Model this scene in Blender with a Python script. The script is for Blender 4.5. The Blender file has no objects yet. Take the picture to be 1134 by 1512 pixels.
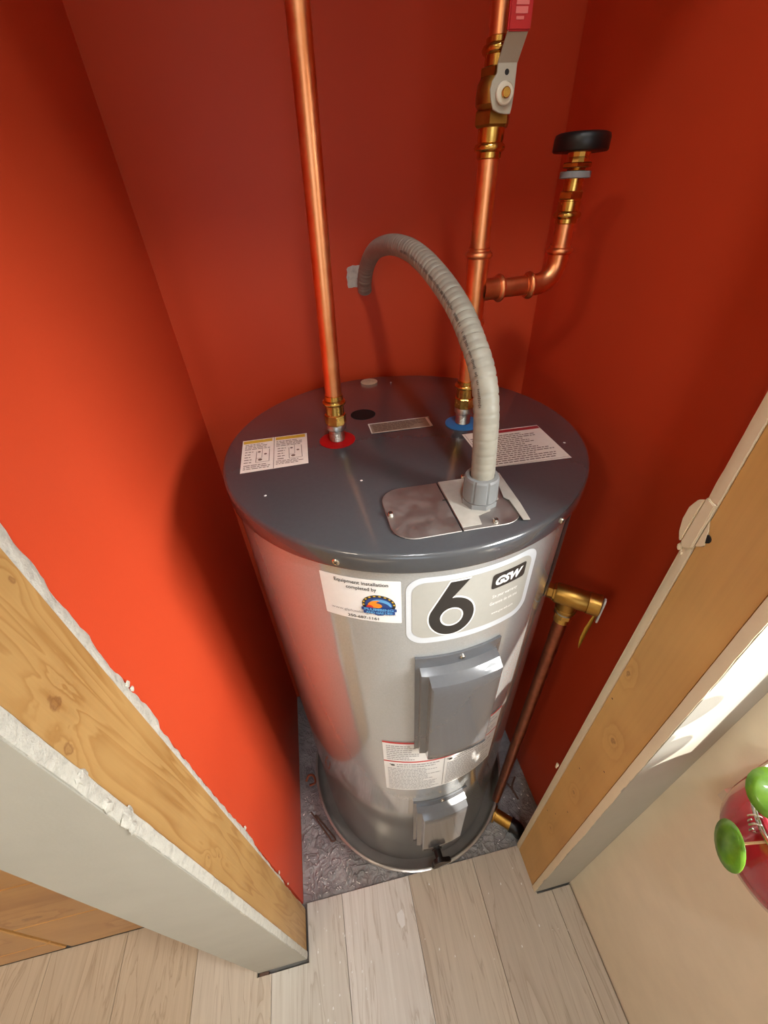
import bpy, bmesh, math, random
from mathutils import Vector, Matrix, noise
R_ = random.Random(7)
sin, cos, rad = math.sin, math.cos, math.radians
C = bpy.context.scene.collection
S = bpy.context.scene

# ------------------------------------------------------------------ camera
CAM = Vector((-0.1229, -0.5388, 1.4565)); YAW, PITCH, ROLL, FPX = 0.165, 0.6595, -0.052, 599.0
fwd = Vector((sin(YAW)*cos(PITCH), cos(YAW)*cos(PITCH), -sin(PITCH)))
rt0 = Vector((cos(YAW), -sin(YAW), 0)); up0 = rt0.cross(fwd)
rt = rt0*cos(ROLL)+up0*sin(ROLL); up = up0*cos(ROLL)-rt0*sin(ROLL)
cam = bpy.data.objects.new('camera', bpy.data.cameras.new('camera')); C.objects.link(cam)
M = Matrix((rt, up, -fwd)).transposed().to_4x4(); M.translation = CAM
cam.matrix_world = M
cam.data.sensor_fit = 'HORIZONTAL'; cam.data.sensor_width = 36; cam.data.lens = FPX/1134*36
cam.data.clip_start = 0.01
S.camera = cam

# ------------------------------------------------------------------ world, sun, daylight, exposure
w = bpy.data.worlds.new('sky'); S.world = w; w.use_nodes = True
bg = w.node_tree.nodes['Background']; bg.inputs[0].default_value = (.62, .78, 1, 1); bg.inputs[1].default_value = 1.2
sun = bpy.data.objects.new('sun', bpy.data.lights.new('sun', 'SUN')); C.objects.link(sun)
SUN_D = Vector((-.7, 1.0, -1.63)).normalized()
sun.rotation_euler = SUN_D.to_track_quat('-Z', 'Y').to_euler()
sun.data.energy = 14; sun.data.angle = rad(.6); sun.data.color = (1, .93, .82)
day = bpy.data.objects.new('window_daylight', bpy.data.lights.new('window_daylight', 'AREA')); C.objects.link(day)
day.data.shape = 'RECTANGLE'; day.data.size = 1.1; day.data.size_y = 1.1
day.location = (1.55, -1.45, 2.3); day.rotation_euler = Vector((-.78, .60, -.6)).to_track_quat('-Z', 'Y').to_euler()
day.data.energy = 220; day.data.color = (1, .985, .95)
back_fill = bpy.data.objects.new('back_window_daylight', bpy.data.lights.new('back_window_daylight', 'AREA')); C.objects.link(back_fill)  # fill light added behind the camera to brighten tank front and floor
back_fill.data.shape = 'RECTANGLE'; back_fill.data.size = 1.1; back_fill.data.size_y = 1.2
back_fill.location = (-.45, -2.80, 1.55); back_fill.rotation_euler = Vector((0, 1, -.05)).to_track_quat('-Z', 'Y').to_euler()
back_fill.data.energy = 7; back_fill.data.color = (.93, .97, 1)
S.view_settings.view_transform = 'Standard'; S.view_settings.look = 'None'
S.view_settings.exposure = 0.0; S.view_settings.gamma = 1; S.view_settings.use_curve_mapping = False

# ------------------------------------------------------------------ materials
def lin(c):
    return tuple(((v/255)/12.92 if v/255 <= .04045 else ((v/255+.055)/1.055)**2.4) for v in c)
class NT:
    def __init__(s, name):
        s.m = bpy.data.materials.new(name); s.m.use_nodes = True; s.t = s.m.node_tree; s.b = s.t.nodes['Principled BSDF']
    def n(s, typ, **kw):
        k = s.t.nodes.new(typ)
        for a, v in kw.items(): setattr(k, a, v)
        return k
    def l(s, a, b): s.t.links.new(a, b)
    def coord(s, scale=(1, 1, 1), loc=(0, 0, 0), world=True):
        if world:
            g = s.n('ShaderNodeNewGeometry'); o = g.outputs['Position']
        else:
            g = s.n('ShaderNodeTexCoord'); o = g.outputs['Object']
        mp = s.n('ShaderNodeMapping'); mp.inputs['Scale'].default_value = scale; mp.inputs['Location'].default_value = loc
        s.l(o, mp.inputs[0]); return mp.outputs[0]
    def noise(s, vec, scale, detail=4, rough=.5, dist=0):
        k = s.n('ShaderNodeTexNoise'); k.inputs['Scale'].default_value = scale; k.inputs['Detail'].default_value = detail
        k.inputs['Roughness'].default_value = rough; k.inputs['Distortion'].default_value = dist
        if vec: s.l(vec, k.inputs['Vector'])
        return k.outputs['Fac']
    def ramp(s, fac, stops):
        k = s.n('ShaderNodeValToRGB'); e = k.color_ramp.elements
        while len(e) < len(stops): e.new(.5)
        for x, (p, c) in zip(e, stops): x.position = p; x.color = (*c[:3], 1)
        s.l(fac, k.inputs[0]); return k.outputs[0]
    def mix(s, fac, a, b, typ='MIX'):
        k = s.n('ShaderNodeMix', data_type='RGBA', blend_type=typ)
        for v, i in ((fac, 0), (a, 6), (b, 7)):
            if isinstance(v, (int, float)): k.inputs[i].default_value = v
            elif isinstance(v, tuple): k.inputs[i].default_value = (*v[:3], 1)
            else: s.l(v, k.inputs[i])
        return k.outputs[2]
    def math(s, op, a, b=0.0):
        k = s.n('ShaderNodeMath', operation=op)
        for v, i in ((a, 0), (b, 1)):
            if isinstance(v, (int, float)): k.inputs[i].default_value = v
            else: s.l(v, k.inputs[i])
        return k.outputs[0]
    def bump(s, h, strength=.2, dist=.001):
        k = s.n('ShaderNodeBump'); k.inputs['Strength'].default_value = strength; k.inputs['Distance'].default_value = dist
        s.l(h, k.inputs['Height']); s.l(k.outputs[0], s.b.inputs['Normal'])
    def set(s, **kw):
        for a, v in kw.items():
            i = s.b.inputs[a.replace('_', ' ')]
            if isinstance(v, (int, float)): i.default_value = v
            elif isinstance(v, tuple): i.default_value = (*v[:3], 1)
            else: s.l(v, i)
        return s
def plain(name, rgb, rough=.5, metal=0., var=.06, scale=40, coat=0., bump=0., spec=.5):
    m = NT(name); c = lin(rgb)
    f = m.noise(m.coord(), scale, 5)
    col = m.ramp(f, [(.3, tuple(v*(1-var) for v in c)), (.7, tuple(min(1, v*(1+var)) for v in c))])
    m.set(Base_Color=col, Roughness=rough, Metallic=metal, Coat_Weight=coat, Coat_Roughness=.08, Specular_IOR_Level=spec)
    if bump: m.bump(f, bump)
    return m.m
def red_paint():
    m = NT('red_wall_paint'); v = m.coord()
    big = m.noise(v, 3, 3); fine = m.noise(v, 420, 3)
    c = m.ramp(big, [(.3, lin((207, 72, 40))), (.7, lin((213, 78, 44)))])
    m.set(Base_Color=c, Roughness=.45, Specular_IOR_Level=.25); m.bump(fine, .12, .0006); return m.m
def white_paint(name, rgb):
    m = NT(name); v = m.coord()
    c0 = lin(rgb)
    c = m.ramp(m.noise(v, 14, 6, .6), [(.3, tuple(x*.93 for x in c0)), (.65, c0)])
    m.set(Base_Color=c, Roughness=.6); m.bump(m.noise(v, 300, 3), .15, .0008); return m.m
def plaster(name, rgb):
    m = NT(name); v = m.coord(); c0 = lin(rgb)
    n1 = m.noise(v, 90, 6, .7)
    c = m.ramp(n1, [(.25, tuple(x*.62 for x in c0)), (.5, tuple(x*.93 for x in c0)), (.75, c0)])
    m.set(Base_Color=c, Roughness=.9); m.bump(n1, .9, .004); return m.m
def wood(name, along, light, dark, knots=(), gscale=1.0, rough=.55, ring=26, coat=0.):
    """grain runs along world axis `along`; knots: (world point, radius)"""
    m = NT(name); g = m.n('ShaderNodeNewGeometry').outputs['Position']
    warp = None
    kn = None
    for (pt, r) in knots:
        r *= 1.4
        sub = m.n('ShaderNodeVectorMath', operation='SUBTRACT'); m.l(g, sub.inputs[0]); sub.inputs[1].default_value = pt
        sc = m.n('ShaderNodeVectorMath', operation='MULTIPLY'); m.l(sub.outputs[0], sc.inputs[0])
        s3 = [1/r]*3; s3[along] = .55/r; sc.inputs[1].default_value = s3
        ln = m.n('ShaderNodeVectorMath', operation='LENGTH'); m.l(sc.outputs[0], ln.inputs[0])
        d = ln.outputs['Value']
        dn = m.math('ADD', d, m.math('MULTIPLY', m.math('SUBTRACT', m.noise(g, 45, 3), .5), 1.6))
        e = m.math('EXPONENT', m.math('MULTIPLY', m.math('MULTIPLY', dn, dn), -.3))
        warp = e if warp is None else m.math('ADD', warp, e)
        kk = m.ramp(m.math('ADD', d, m.math('MULTIPLY', m.noise(g, 140, 3), .9)), [(.35, (.75, .75, .75)), (.62, (.35, .35, .35)), (.80, (.9, .9, .9)), (1, (0, 0, 0))])
        kn = kk if kn is None else m.math('MAXIMUM', kn, kk)
    s = [16*gscale]*3; s[along] = 1.3*gscale
    mp = m.n('ShaderNodeMapping'); mp.inputs['Scale'].default_value = s; m.l(g, mp.inputs[0])
    n1 = m.noise(mp.outputs[0], 1.0, 3, .5, .6)
    h = m.math('MULTIPLY', n1, ring/10)
    if warp is not None: h = m.math('ADD', h, m.math('MULTIPLY', warp, .55))
    rings = m.math('FRACT', m.math('MULTIPLY', h, 3.0))
    rg = m.ramp(rings, [(0, (.1, .1, .1)), (.55, (.3, .3, .3)), (.86, (.95, .95, .95)), (1, (.1, .1, .1))])
    s2 = [380*gscale]*3; s2[along] = 9*gscale
    mp2 = m.n('ShaderNodeMapping'); mp2.inputs['Scale'].default_value = s2; m.l(g, mp2.inputs[0])
    fib = m.noise(mp2.outputs[0], 1.0, 4, .6)
    blot = m.noise(g, 9, 3)
    col = m.mix(rg, lin(light), lin(dark))
    col = m.mix(m.math('MULTIPLY', fib, .35), col, tuple(x*.6 for x in lin(dark)), 'MIX')
    col = m.mix(m.ramp(blot, [(.4, (0, 0, 0)), (.75, (.5, .5, .5))]), col, tuple(min(1, x*1.12) for x in lin(light)))
    if kn is not None: col = m.mix(m.math('MULTIPLY', kn, .7), col, lin((120, 72, 36)))
    m.set(Base_Color=col, Roughness=rough, Coat_Weight=coat); m.bump(fib, .15, .0008); return m.m
def plank_mat():
    m = NT('laminate_plank'); g = m.n('ShaderNodeNewGeometry').outputs['Position']
    oi = m.n('ShaderNodeObjectInfo')
    off = m.n('ShaderNodeVectorMath', operation='MULTIPLY'); 
    cmb = m.n('ShaderNodeCombineXYZ'); m.l(oi.outputs['Random'], cmb.inputs[0]); m.l(oi.outputs['Random'], cmb.inputs[1])
    m.l(cmb.outputs[0], off.inputs[0]); off.inputs[1].default_value = (37, 91, 0)
    ad = m.n('ShaderNodeVectorMath', operation='ADD'); m.l(g, ad.inputs[0]); m.l(off.outputs[0], ad.inputs[1])
    def mp(s):
        k = m.n('ShaderNodeMapping'); k.inputs['Scale'].default_value = s; m.l(ad.outputs[0], k.inputs[0]); return k.outputs[0]
    a = m.noise(mp((16, 1.6, 1)), 1, 4, .55, 1.2); b = m.noise(mp((110, 4, 1)), 1, 4, .65, .3)
    r = m.math('FRACT', m.math('MULTIPLY', a, 7.0))
    line = m.ramp(r, [(0, (.25, .25, .25)), (.1, (0, 0, 0)), (.8, (.1, .1, .1)), (1, (.75, .75, .75))])
    base = m.mix(.5, oi.outputs['Color'], m.ramp(b, [(.3, (.72, .67, .61)), (.7, (1, .98, .95))]), 'MULTIPLY')
    base = m.mix(.0, base, base)
    dark = m.mix(1.0, base, (.62, .55, .48), 'MULTIPLY')
    col = m.mix(m.math('MULTIPLY', line, .8), base, dark)
    m.set(Base_Color=col, Roughness=.38, Specular_IOR_Level=.45); m.bump(b, .1, .0006); return m.m
def metal(name, rgb, rough=.2, var=.25, scale=60, tarnish=None):
    m = NT(name); v = m.coord(); c = lin(rgb); n1 = m.noise(v, scale, 5, .65)
    t = lin(tarnish) if tarnish else tuple(x*(1-var) for x in c)
    col = m.ramp(n1, [(.32, t), (.6, c)])
    rr = m.n('ShaderNodeMapRange'); m.l(m.noise(v, scale*2, 4), rr.inputs[0]); rr.inputs[3].default_value = rough*.7; rr.inputs[4].default_value = rough*1.5
    m.set(Base_Color=col, Metallic=1.0, Roughness=rr.outputs[0]); m.bump(n1, .05, .0008); return m.m
def concrete_plastic():
    m = NT('crinkled_plastic_sheet'); v = m.coord()
    base = m.ramp(m.noise(v, 11, 6, .65), [(.3, lin((128, 129, 130))), (.55, lin((158, 159, 160))), (.8, lin((196, 197, 197)))])
    def crease(scale, dist, pw_):
        r = m.math('SUBTRACT', 1.0, m.math('ABSOLUTE', m.math('SUBTRACT', m.math('MULTIPLY', m.noise(v, scale, 2, .5, dist), 2.0), 1.0)))
        return m.math('POWER', r, pw_)
    h = m.math('ADD', m.math('MULTIPLY', crease(17, 1.2, 16), .5), m.math('MULTIPLY', crease(38, .8, 14), .35))
    h = m.math('ADD', h, m.math('MULTIPLY', m.noise(v, 75, 2, .4), 1.3))
    m.set(Base_Color=base, Roughness=.16, Coat_Weight=1.0, Coat_Roughness=.03, Specular_IOR_Level=.7)
    m.bump(h, 1.0, .0055); return m.m
def thin_glass():
    m = NT('window_glass'); tr = m.n('ShaderNodeBsdfTransparent'); gl = m.n('ShaderNodeBsdfGlossy'); gl.inputs['Roughness'].default_value = .02
    mx = m.n('ShaderNodeMixShader'); mx.inputs[0].default_value = .05; m.l(tr.outputs[0], mx.inputs[1]); m.l(gl.outputs[0], mx.inputs[2])
    m.l(mx.outputs[0], m.t.nodes['Material Output'].inputs[0]); return m.m
def pink_glass():
    m = NT('pink_glass'); v = m.coord()
    c = m.ramp(m.noise(v, 8, 3), [(.3, lin((172, 44, 62))), (.7, lin((190, 54, 74)))])
    m.set(Base_Color=c, Roughness=.08, Transmission_Weight=.35, IOR=1.3, Coat_Weight=1.0, Coat_Roughness=.03); return m.m
def leaf_mat():
    m = NT('pilea_leaf'); v = m.coord()
    c = m.ramp(m.noise(v, 45, 4), [(.35, lin((92, 138, 40))), (.7, lin((140, 190, 60)))])
    m.set(Base_Color=c, Roughness=.3, Coat_Weight=.4)
    m.b.inputs['Subsurface Weight'].default_value = .0
    tl = m.n('ShaderNodeBsdfTranslucent'); m.l(c, tl.inputs[0])
    mx = m.n('ShaderNodeMixShader'); mx.inputs[0].default_value = .35
    m.l(m.b.outputs[0], mx.inputs[1]); m.l(tl.outputs[0], mx.inputs[2]); m.l(mx.outputs[0], m.t.nodes['Material Output'].inputs[0]); return m.m

RED = red_paint()
WHITE = white_paint('cream_white_wall_paint', (226, 218, 200))
CREAM = white_paint('cream_room_wall_paint', (238, 226, 202))
PIER = white_paint('primed_white_drywall', (178, 175, 163))
PLAST = plaster('torn_gypsum', (212, 209, 196))
PLAST2 = white_paint('gypsum_board_edge', (230, 214, 184))
STUD_L = wood('pine_stud_wood', 2, (196, 156, 96), (168, 122, 64), gscale=1.2, ring=30, rough=.45,
    knots=[((-.342, -.341, 1.172), .0075), ((-.342, -.36, 1.137), .006), ((-.342, -.352, .796), .004), ((-.342, -.343, .754), .004), ((-.342, -.30, 1.26), .004)])
STUD_R = wood('pine_stud_wood_smooth', 2, (214, 168, 100), (198, 148, 82), gscale=.5, ring=9, rough=.5,
    knots=[((.2505, -.297, .916), .0055), ((.2505, -.33, .778), .006), ((.2505, -.324, .544), .0045), ((.2505, -.325, .33), .003)])
PINE = wood('varnished_pine_board', 0, (196, 146, 84), (160, 104, 48), gscale=.6, ring=10, rough=.35, coat=.3,
    knots=[((-.86, -.24, .30), .014), ((-.74, -.24, .10), .011), ((-1.02, -.24, .2), .012), ((-.60, -.24, .62), .012)])
PLANK = plank_mat()
CONC = plain('grey_concrete', (120, 118, 114), .8, var=.2, scale=25, bump=.3)
SHEET = concrete_plastic()
COPPER = metal('copper', (246, 168, 116), .32, .2, 30, (236, 150, 98))
COPPER_D = metal('dull_copper', (176, 104, 76), .3, .2, 45, (140, 78, 56))
BRASS = metal('brass', (222, 176, 92), .22, .25, 80)
BRASS_D = metal('dull_brass', (176, 134, 66), .34, .2, 80)
STEEL = metal('galvanised_steel', (186, 184, 180), .32, .2, 40)
STEEL_D = metal('brushed_cover_steel', (176, 172, 168), .5, .12, 30)
SCREW = metal('bright_screw_steel', (220, 214, 202), .2, .1, 90)
PANM = plain('galvanised_pan_metal', (176, 172, 166), .22, .5, .12, 22, coat=.3)
def tank_paint():
    m = NT('silver_grey_enamel'); v = m.coord()
    c = m.ramp(m.noise(v, 500, 2), [(.3, lin((180, 182, 181))), (.7, lin((190, 192, 191)))])
    m.set(Base_Color=c, Roughness=.11, Metallic=.4, Coat_Weight=.5, Coat_Roughness=.06); return m.m
TANK = tank_paint()
LID = plain('slate_grey_enamel', (68, 70, 73), .22, 0, .03, 200, coat=.6)
PANEL = plain('dark_grey_access_panel_enamel', (86, 88, 92), .2, 0, .03, 200, coat=.8)
BLACK = plain('black_plastic', (14, 14, 15), .4, 0, .1, 60)
HOLE = plain('dark_hole', (10, 9, 9), .7)
REDP = plain('red_plastic', (176, 14, 18), .4)
BLUEP = plain('blue_plastic', (42, 108, 168), .4)
CONDUIT = plain('grey_conduit_pvc', (154, 150, 137), .45, 0, .08, 60, bump=.05)
GREYP = plain('grey_connector_plastic', (128, 130, 130), .45, 0, .06, 60)
PAPER = plain('label_paper', (232, 222, 210), .45, 0, .03, 120)
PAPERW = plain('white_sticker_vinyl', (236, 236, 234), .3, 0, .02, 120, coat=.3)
PAPERG = plain('grey_label_print', (168, 167, 160), .28, 0, .02, 120, coat=.3)
PAPERB = plain('pale_blue_grey_label_border', (202, 207, 212), .28, 0, .02, 120, coat=.3)
INK = plain('dark_ink', (46, 44, 42), .4)
INKG = plain('grey_ink', (150, 148, 150), .5)
INKB = plain('brown_ink', (108, 84, 72), .5)
INKR = plain('red_ink', (196, 44, 44), .4)
INKDR = plain('dark_red_ink', (120, 28, 38), .4)
WINK = plain('white_ink', (246, 246, 242), .35)
YEL = plain('yellow_ink', (206, 168, 52), .4)
ORANGE = plain('orange_ink', (240, 140, 36), .4)
OBLUE = plain('light_blue_ink', (96, 164, 216), .4)
DBLUE = plain('dark_blue_ink', (36, 66, 128), .4)
FOAM = plain('beige_foam', (196, 170, 140), .8, 0, .15, 90)
TAG = plain('yellow_card_tag', (176, 132, 36), .5, .2, .15, 60)
GREYTAPE = plain('crumpled_grey_tape', (172, 168, 159), .5, 0, .12, 60, bump=.6)
LEAF = leaf_mat(); STEM = plain('pilea_stem', (196, 150, 110), .5)
GLASS = thin_glass(); PINK = pink_glass()
CEIL = white_paint('ceiling_paint', (232, 228, 218))
BROWN = plain('brown_twist', (92, 66, 52), .5)
LAMPC = NT('led_lens'); LAMPC.set(Base_Color=(1, 1, 1), Emission_Color=(.93, .97, 1), Emission_Strength=6.0); LAMPC = LAMPC.m
LAMPM = NT('lamp_diffuser'); LAMPM.set(Base_Color=(1, 1, 1), Emission_Color=(1, .84, .62), Emission_Strength=3.0); LAMPM = LAMPM.m

# ------------------------------------------------------------------ mesh helpers
class MB:
    def __init__(s): s.v = []; s.f = []
    def add(s, vs, fs):
        o = len(s.v); s.v += [tuple(v) for v in vs]; s.f += [tuple(i+o for i in f) for f in fs]; return s
    def box(s, a, b):
        (x0, y0, z0), (x1, y1, z1) = a, b
        return s.add([(x0,y0,z0),(x1,y0,z0),(x1,y1,z0),(x0,y1,z0),(x0,y0,z1),(x1,y0,z1),(x1,y1,z1),(x0,y1,z1)],
            [(0,3,2,1),(4,5,6,7),(0,1,5,4),(1,2,6,5),(2,3,7,6),(3,0,4,7)])
    def prism(s, pts, d):
        """closed outline (list of Vector, counter-clockwise seen against d) extruded by vector d"""
        n = len(pts); d = Vector(d)
        vs = [Vector(p) for p in pts]+[Vector(p)+d for p in pts]
        fs = [tuple(range(n-1, -1, -1)), tuple(range(n, 2*n))]+[(i, (i+1) % n, n+(i+1) % n, n+i) for i in range(n)]
        return s.add(vs, fs)
    def lathe(s, prof, o=(0,0,0), ax=(0,0,1), seg=32, caps=True, ref=None):
        """prof: list of (r, h) along axis"""
        o = Vector(o); ax = Vector(ax).normalized()
        e1 = Vector(ref) if ref else (Vector((1,0,0)) if abs(ax.x) < .9 else Vector((0,1,0)))
        e1 = (e1-ax*e1.dot(ax)).normalized(); e2 = ax.cross(e1)
        vs = []; fs = []
        for r, h in prof:
            for i in range(seg):
                t = 2*math.pi*i/seg; vs.append(o+ax*h+e1*(r*cos(t))+e2*(r*sin(t)))
        for k in range(len(prof)-1):
            for i in range(seg):
                j = (i+1) % seg; fs.append((k*seg+i, k*seg+j, (k+1)*seg+j, (k+1)*seg+i))
        if caps:
            if prof[0][0] > 1e-6: fs.append(tuple(range(seg-1, -1, -1)))
            if prof[-1][0] > 1e-6: fs.append(tuple((len(prof)-1)*seg+i for i in range(seg)))
        return s.add(vs, fs)
    def tube(s, pts, rr, seg=16, caps=True):
        pts = [Vector(p) for p in pts]; n = len(pts)
        if not hasattr(rr, '__len__'): rr = [rr]*n
        t0 = (pts[1]-pts[0]).normalized(); e = t0.orthogonal().normalized(); vs = []; fs = []
        for i in range(n):
            t = (pts[min(i+1, n-1)]-pts[max(i-1, 0)]).normalized()
            e = (e-t*e.dot(t)).normalized(); b = t.cross(e)
            for k in range(seg):
                a = 2*math.pi*k/seg; vs.append(pts[i]+e*(rr[i]*cos(a))+b*(rr[i]*sin(a)))
        for i in range(n-1):
            for k in range(seg):
                j = (k+1) % seg; fs.append((i*seg+k, i*seg+j, (i+1)*seg+j, (i+1)*seg+k))
        if caps: fs += [tuple(range(seg-1, -1, -1)), tuple((n-1)*seg+k for k in range(seg))]
        return s.add(vs, fs)
    def build(s, name, mat, parent=None, smooth=False, bevel=0., seg=2, angle=35):
        me = bpy.data.meshes.new(name); me.from_pydata(s.v, [], s.f); me.validate()
        bm = bmesh.new(); bm.from_mesh(me); bmesh.ops.remove_doubles(bm, verts=bm.verts, dist=1e-6)
        if bevel:
            es = [e for e in bm.edges if len(e.link_faces) == 2 and e.calc_face_angle(0) > rad(30)]
            bmesh.ops.bevel(bm, geom=es, offset=bevel, segments=seg, affect='EDGES', clamp_overlap=True)
        bmesh.ops.recalc_face_normals(bm, faces=bm.faces) if smooth != 'keep' else None
        bm.to_mesh(me); bm.free()
        return link(name, me, mat, parent, smooth, angle)
def link(name, me, mat, parent=None, smooth=False, angle=35):
    o = bpy.data.objects.new(name, me); C.objects.link(o)
    if mat: me.materials.append(mat)
    if smooth:
        me.shade_smooth()
        try: me.set_sharp_from_angle(angle=rad(angle))
        except Exception: pass
    if parent: par(o, parent)
    return o
def wloc(o):
    l = Vector(o.location)
    return l+(wloc(o.parent) if o.parent and o.parent.type == 'EMPTY' else Vector())
def par(o, p):
    o.parent = p
    if p.type == 'EMPTY': o.matrix_parent_inverse = Matrix.Translation(-wloc(p))
def tag(o, label=None, cat=None, group=None, kind=None):
    for k, v in (('label', label), ('category', cat), ('group', group), ('kind', kind)):
        if v: o[k] = v
    return o
def thing(name, loc, label, cat, group=None):
    o = bpy.data.objects.new(name, None); C.objects.link(o); o.location = loc; o.empty_display_size = .05
    return tag(o, label, cat, group)
def catmull(pts, n=8):
    P = [Vector(p) for p in pts]; P = [P[0]*2-P[1]]+P+[P[-1]*2-P[-2]]; out = []
    for i in range(1, len(P)-2):
        a, b, c, d = P[i-1:i+3]
        for k in range(n):
            t = k/n; out.append(.5*((2*b)+(c-a)*t+(2*a-5*b+4*c-d)*t*t+(3*b-a-3*c+d)*t**3))
    out.append(P[-2]); return out
def rrect(x0, x1, y0, y1, r, n=6):
    pts = []
    for cx, cy, a0 in ((x1-r, y0+r, -90), (x1-r, y1-r, 0), (x0+r, y1-r, 90), (x0+r, y0+r, 180)):
        for k in range(n+1):
            a = rad(a0+90*k/n); pts.append((cx+r*cos(a), cy+r*sin(a)))
    return pts

# flat artwork: 2-D (u,v) outlines or text, mapped onto a surface
def flat_bm(outlines):
    bm = bmesh.new()
    for o in outlines: bm.faces.new([bm.verts.new((x, y, 0)) for x, y in o])
    return bm
def text_bm(txt, size, cx, cy, align='CENTER', width=None, shear=0., bold=0., spacing=1.):
    cu = bpy.data.curves.new('t', 'FONT'); cu.body = txt; cu.size = size; cu.align_x = align; cu.align_y = 'CENTER'
    cu.offset = bold; cu.shear = shear; cu.space_character = spacing; cu.resolution_u = 3
    ob = bpy.data.objects.new('t', cu); C.objects.link(ob)
    dg = bpy.context.evaluated_depsgraph_get(); dg.update()
    me = bpy.data.meshes.new_from_object(ob.evaluated_get(dg))
    bpy.data.objects.remove(ob); bpy.data.curves.remove(cu)
    bm = bmesh.new(); bm.from_mesh(me); bpy.data.meshes.remove(me)
    xs = [v.co.x for v in bm.verts]; ys = [v.co.y for v in bm.verts]
    k = width/(max(xs)-min(xs)) if width else 1
    mx = (max(xs)+min(xs))/2 if align == 'CENTER' else min(xs); my = (max(ys)+min(ys))/2
    for v in bm.verts: v.co.x = (v.co.x-mx)*k+cx; v.co.y = v.co.y-my+cy
    return bm
def join_bm(bms):
    out = bmesh.new()
    for b in bms:
        me = bpy.data.meshes.new('j'); b.to_mesh(me); out.from_mesh(me); bpy.data.meshes.remove(me); b.free()
    return out
def art(name, bm, fn, mat, parent, slice_u=None, off=0.):
    """map (u,v) -> fn(u,v,off); slice along u so curved surfaces are followed"""
    if slice_u:
        xs = [v.co.x for v in bm.verts]; u = math.ceil(min(xs)/slice_u)*slice_u
        while u < max(xs):
            bmesh.ops.bisect_plane(bm, geom=bm.verts[:]+bm.edges[:]+bm.faces[:], plane_co=(u, 0, 0), plane_no=(1, 0, 0)); u += slice_u
    for v in bm.verts: v.co = fn(v.co.x, v.co.y, off)
    bm.normal_update()
    me = bpy.data.meshes.new(name); bm.to_mesh(me); bm.free()
    return link(name, me, mat, parent)
def print_lines(u0, u1, v0, v1, n, h=.45, rnd=R_, fill=.9):
    """rows of unreadable fine print as little word bars"""
    out = []; dv = (v1-v0)/n
    for i in range(n):
        y = v1-dv*(i+.5); u = u0; end = u0+(u1-u0)*rnd.uniform(fill-.25, 1)
        while u < end:
            w_ = rnd.uniform(.0025, .009); e = min(u+w_, end)
            out.append([(u, y-dv*h/2), (e, y-dv*h/2), (e, y+dv*h/2), (u, y+dv*h/2)]); u = e+.0012
    return out

# ------------------------------------------------------------------ the room
XL, XR = -.350, .354          # red closet side walls
YB, YF, YO = .300, -.2765, -.3805   # back wall, closet face and room face of the front wall
JL, JR = -.3425, .2505        # jamb faces
XC, XD = -.4590, .3510        # outer side of the left partition, room wall on the right
ZT = 2.42
def struct(name, mb, mat, parent=None, **k):
    o = mb.build(name, mat, parent, **k)
    if not parent: o['kind'] = 'structure'
    return o

floor = struct('floor', MB().box((-2.5, -2.7, -.06), (.36, .31, -.012)), CONC)
p0, pw = -.247, .1814
def yend(x):
    if x < XC-.004: return -.2415
    if x < JL+.002: return YO-.0065
    if x < JR+.006: return YF-.004
    return YO-.004
tones = {-1: (.66, .58, .48), 0: (.71, .68, .62), 1: (.80, .78, .74), 2: (.64, .57, .47), 3: (.61, .54, .45), 4: (.58, .51, .42)}
cuts = [XC-.004, JL+.004, JR+.006]
for k in range(-11, 5):
    a, b = p0+pw*(k-1)+.0006, min(p0+pw*k-.0006, XD-.003)
    a = max(a, -2.48)
    if b-a < .01: continue
    xs = [a]+[c for c in cuts if a < c < b]+[b]
    pts = [(a, -2.68), (b, -2.68)]
    for i in range(len(xs)-1, 0, -1):
        ym = yend((xs[i]+xs[i-1])/2); pts += [(xs[i], ym), (xs[i-1], ym)]
    o = MB().prism([(x, y, -.012) for x, y in pts], (0, 0, .012)).build('plank', PLANK, floor)
    t = tones.get(k, (.58, .47, .35)); j = R_.uniform(.96, 1.03); o.color = (*(c*j for c in t), 1)

wl = struct('wall_left', MB().box((XL-.012, YF, -.012), (XL, YB, ZT)), RED)
struct('wall_back', MB().box((XL-.012, YB, -.012), (XR+.10, YB+.012, ZT)), RED)
struct('wall_right', MB().box((XR, YO, -.012), (XR+.10, YB, ZT)), RED)
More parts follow.
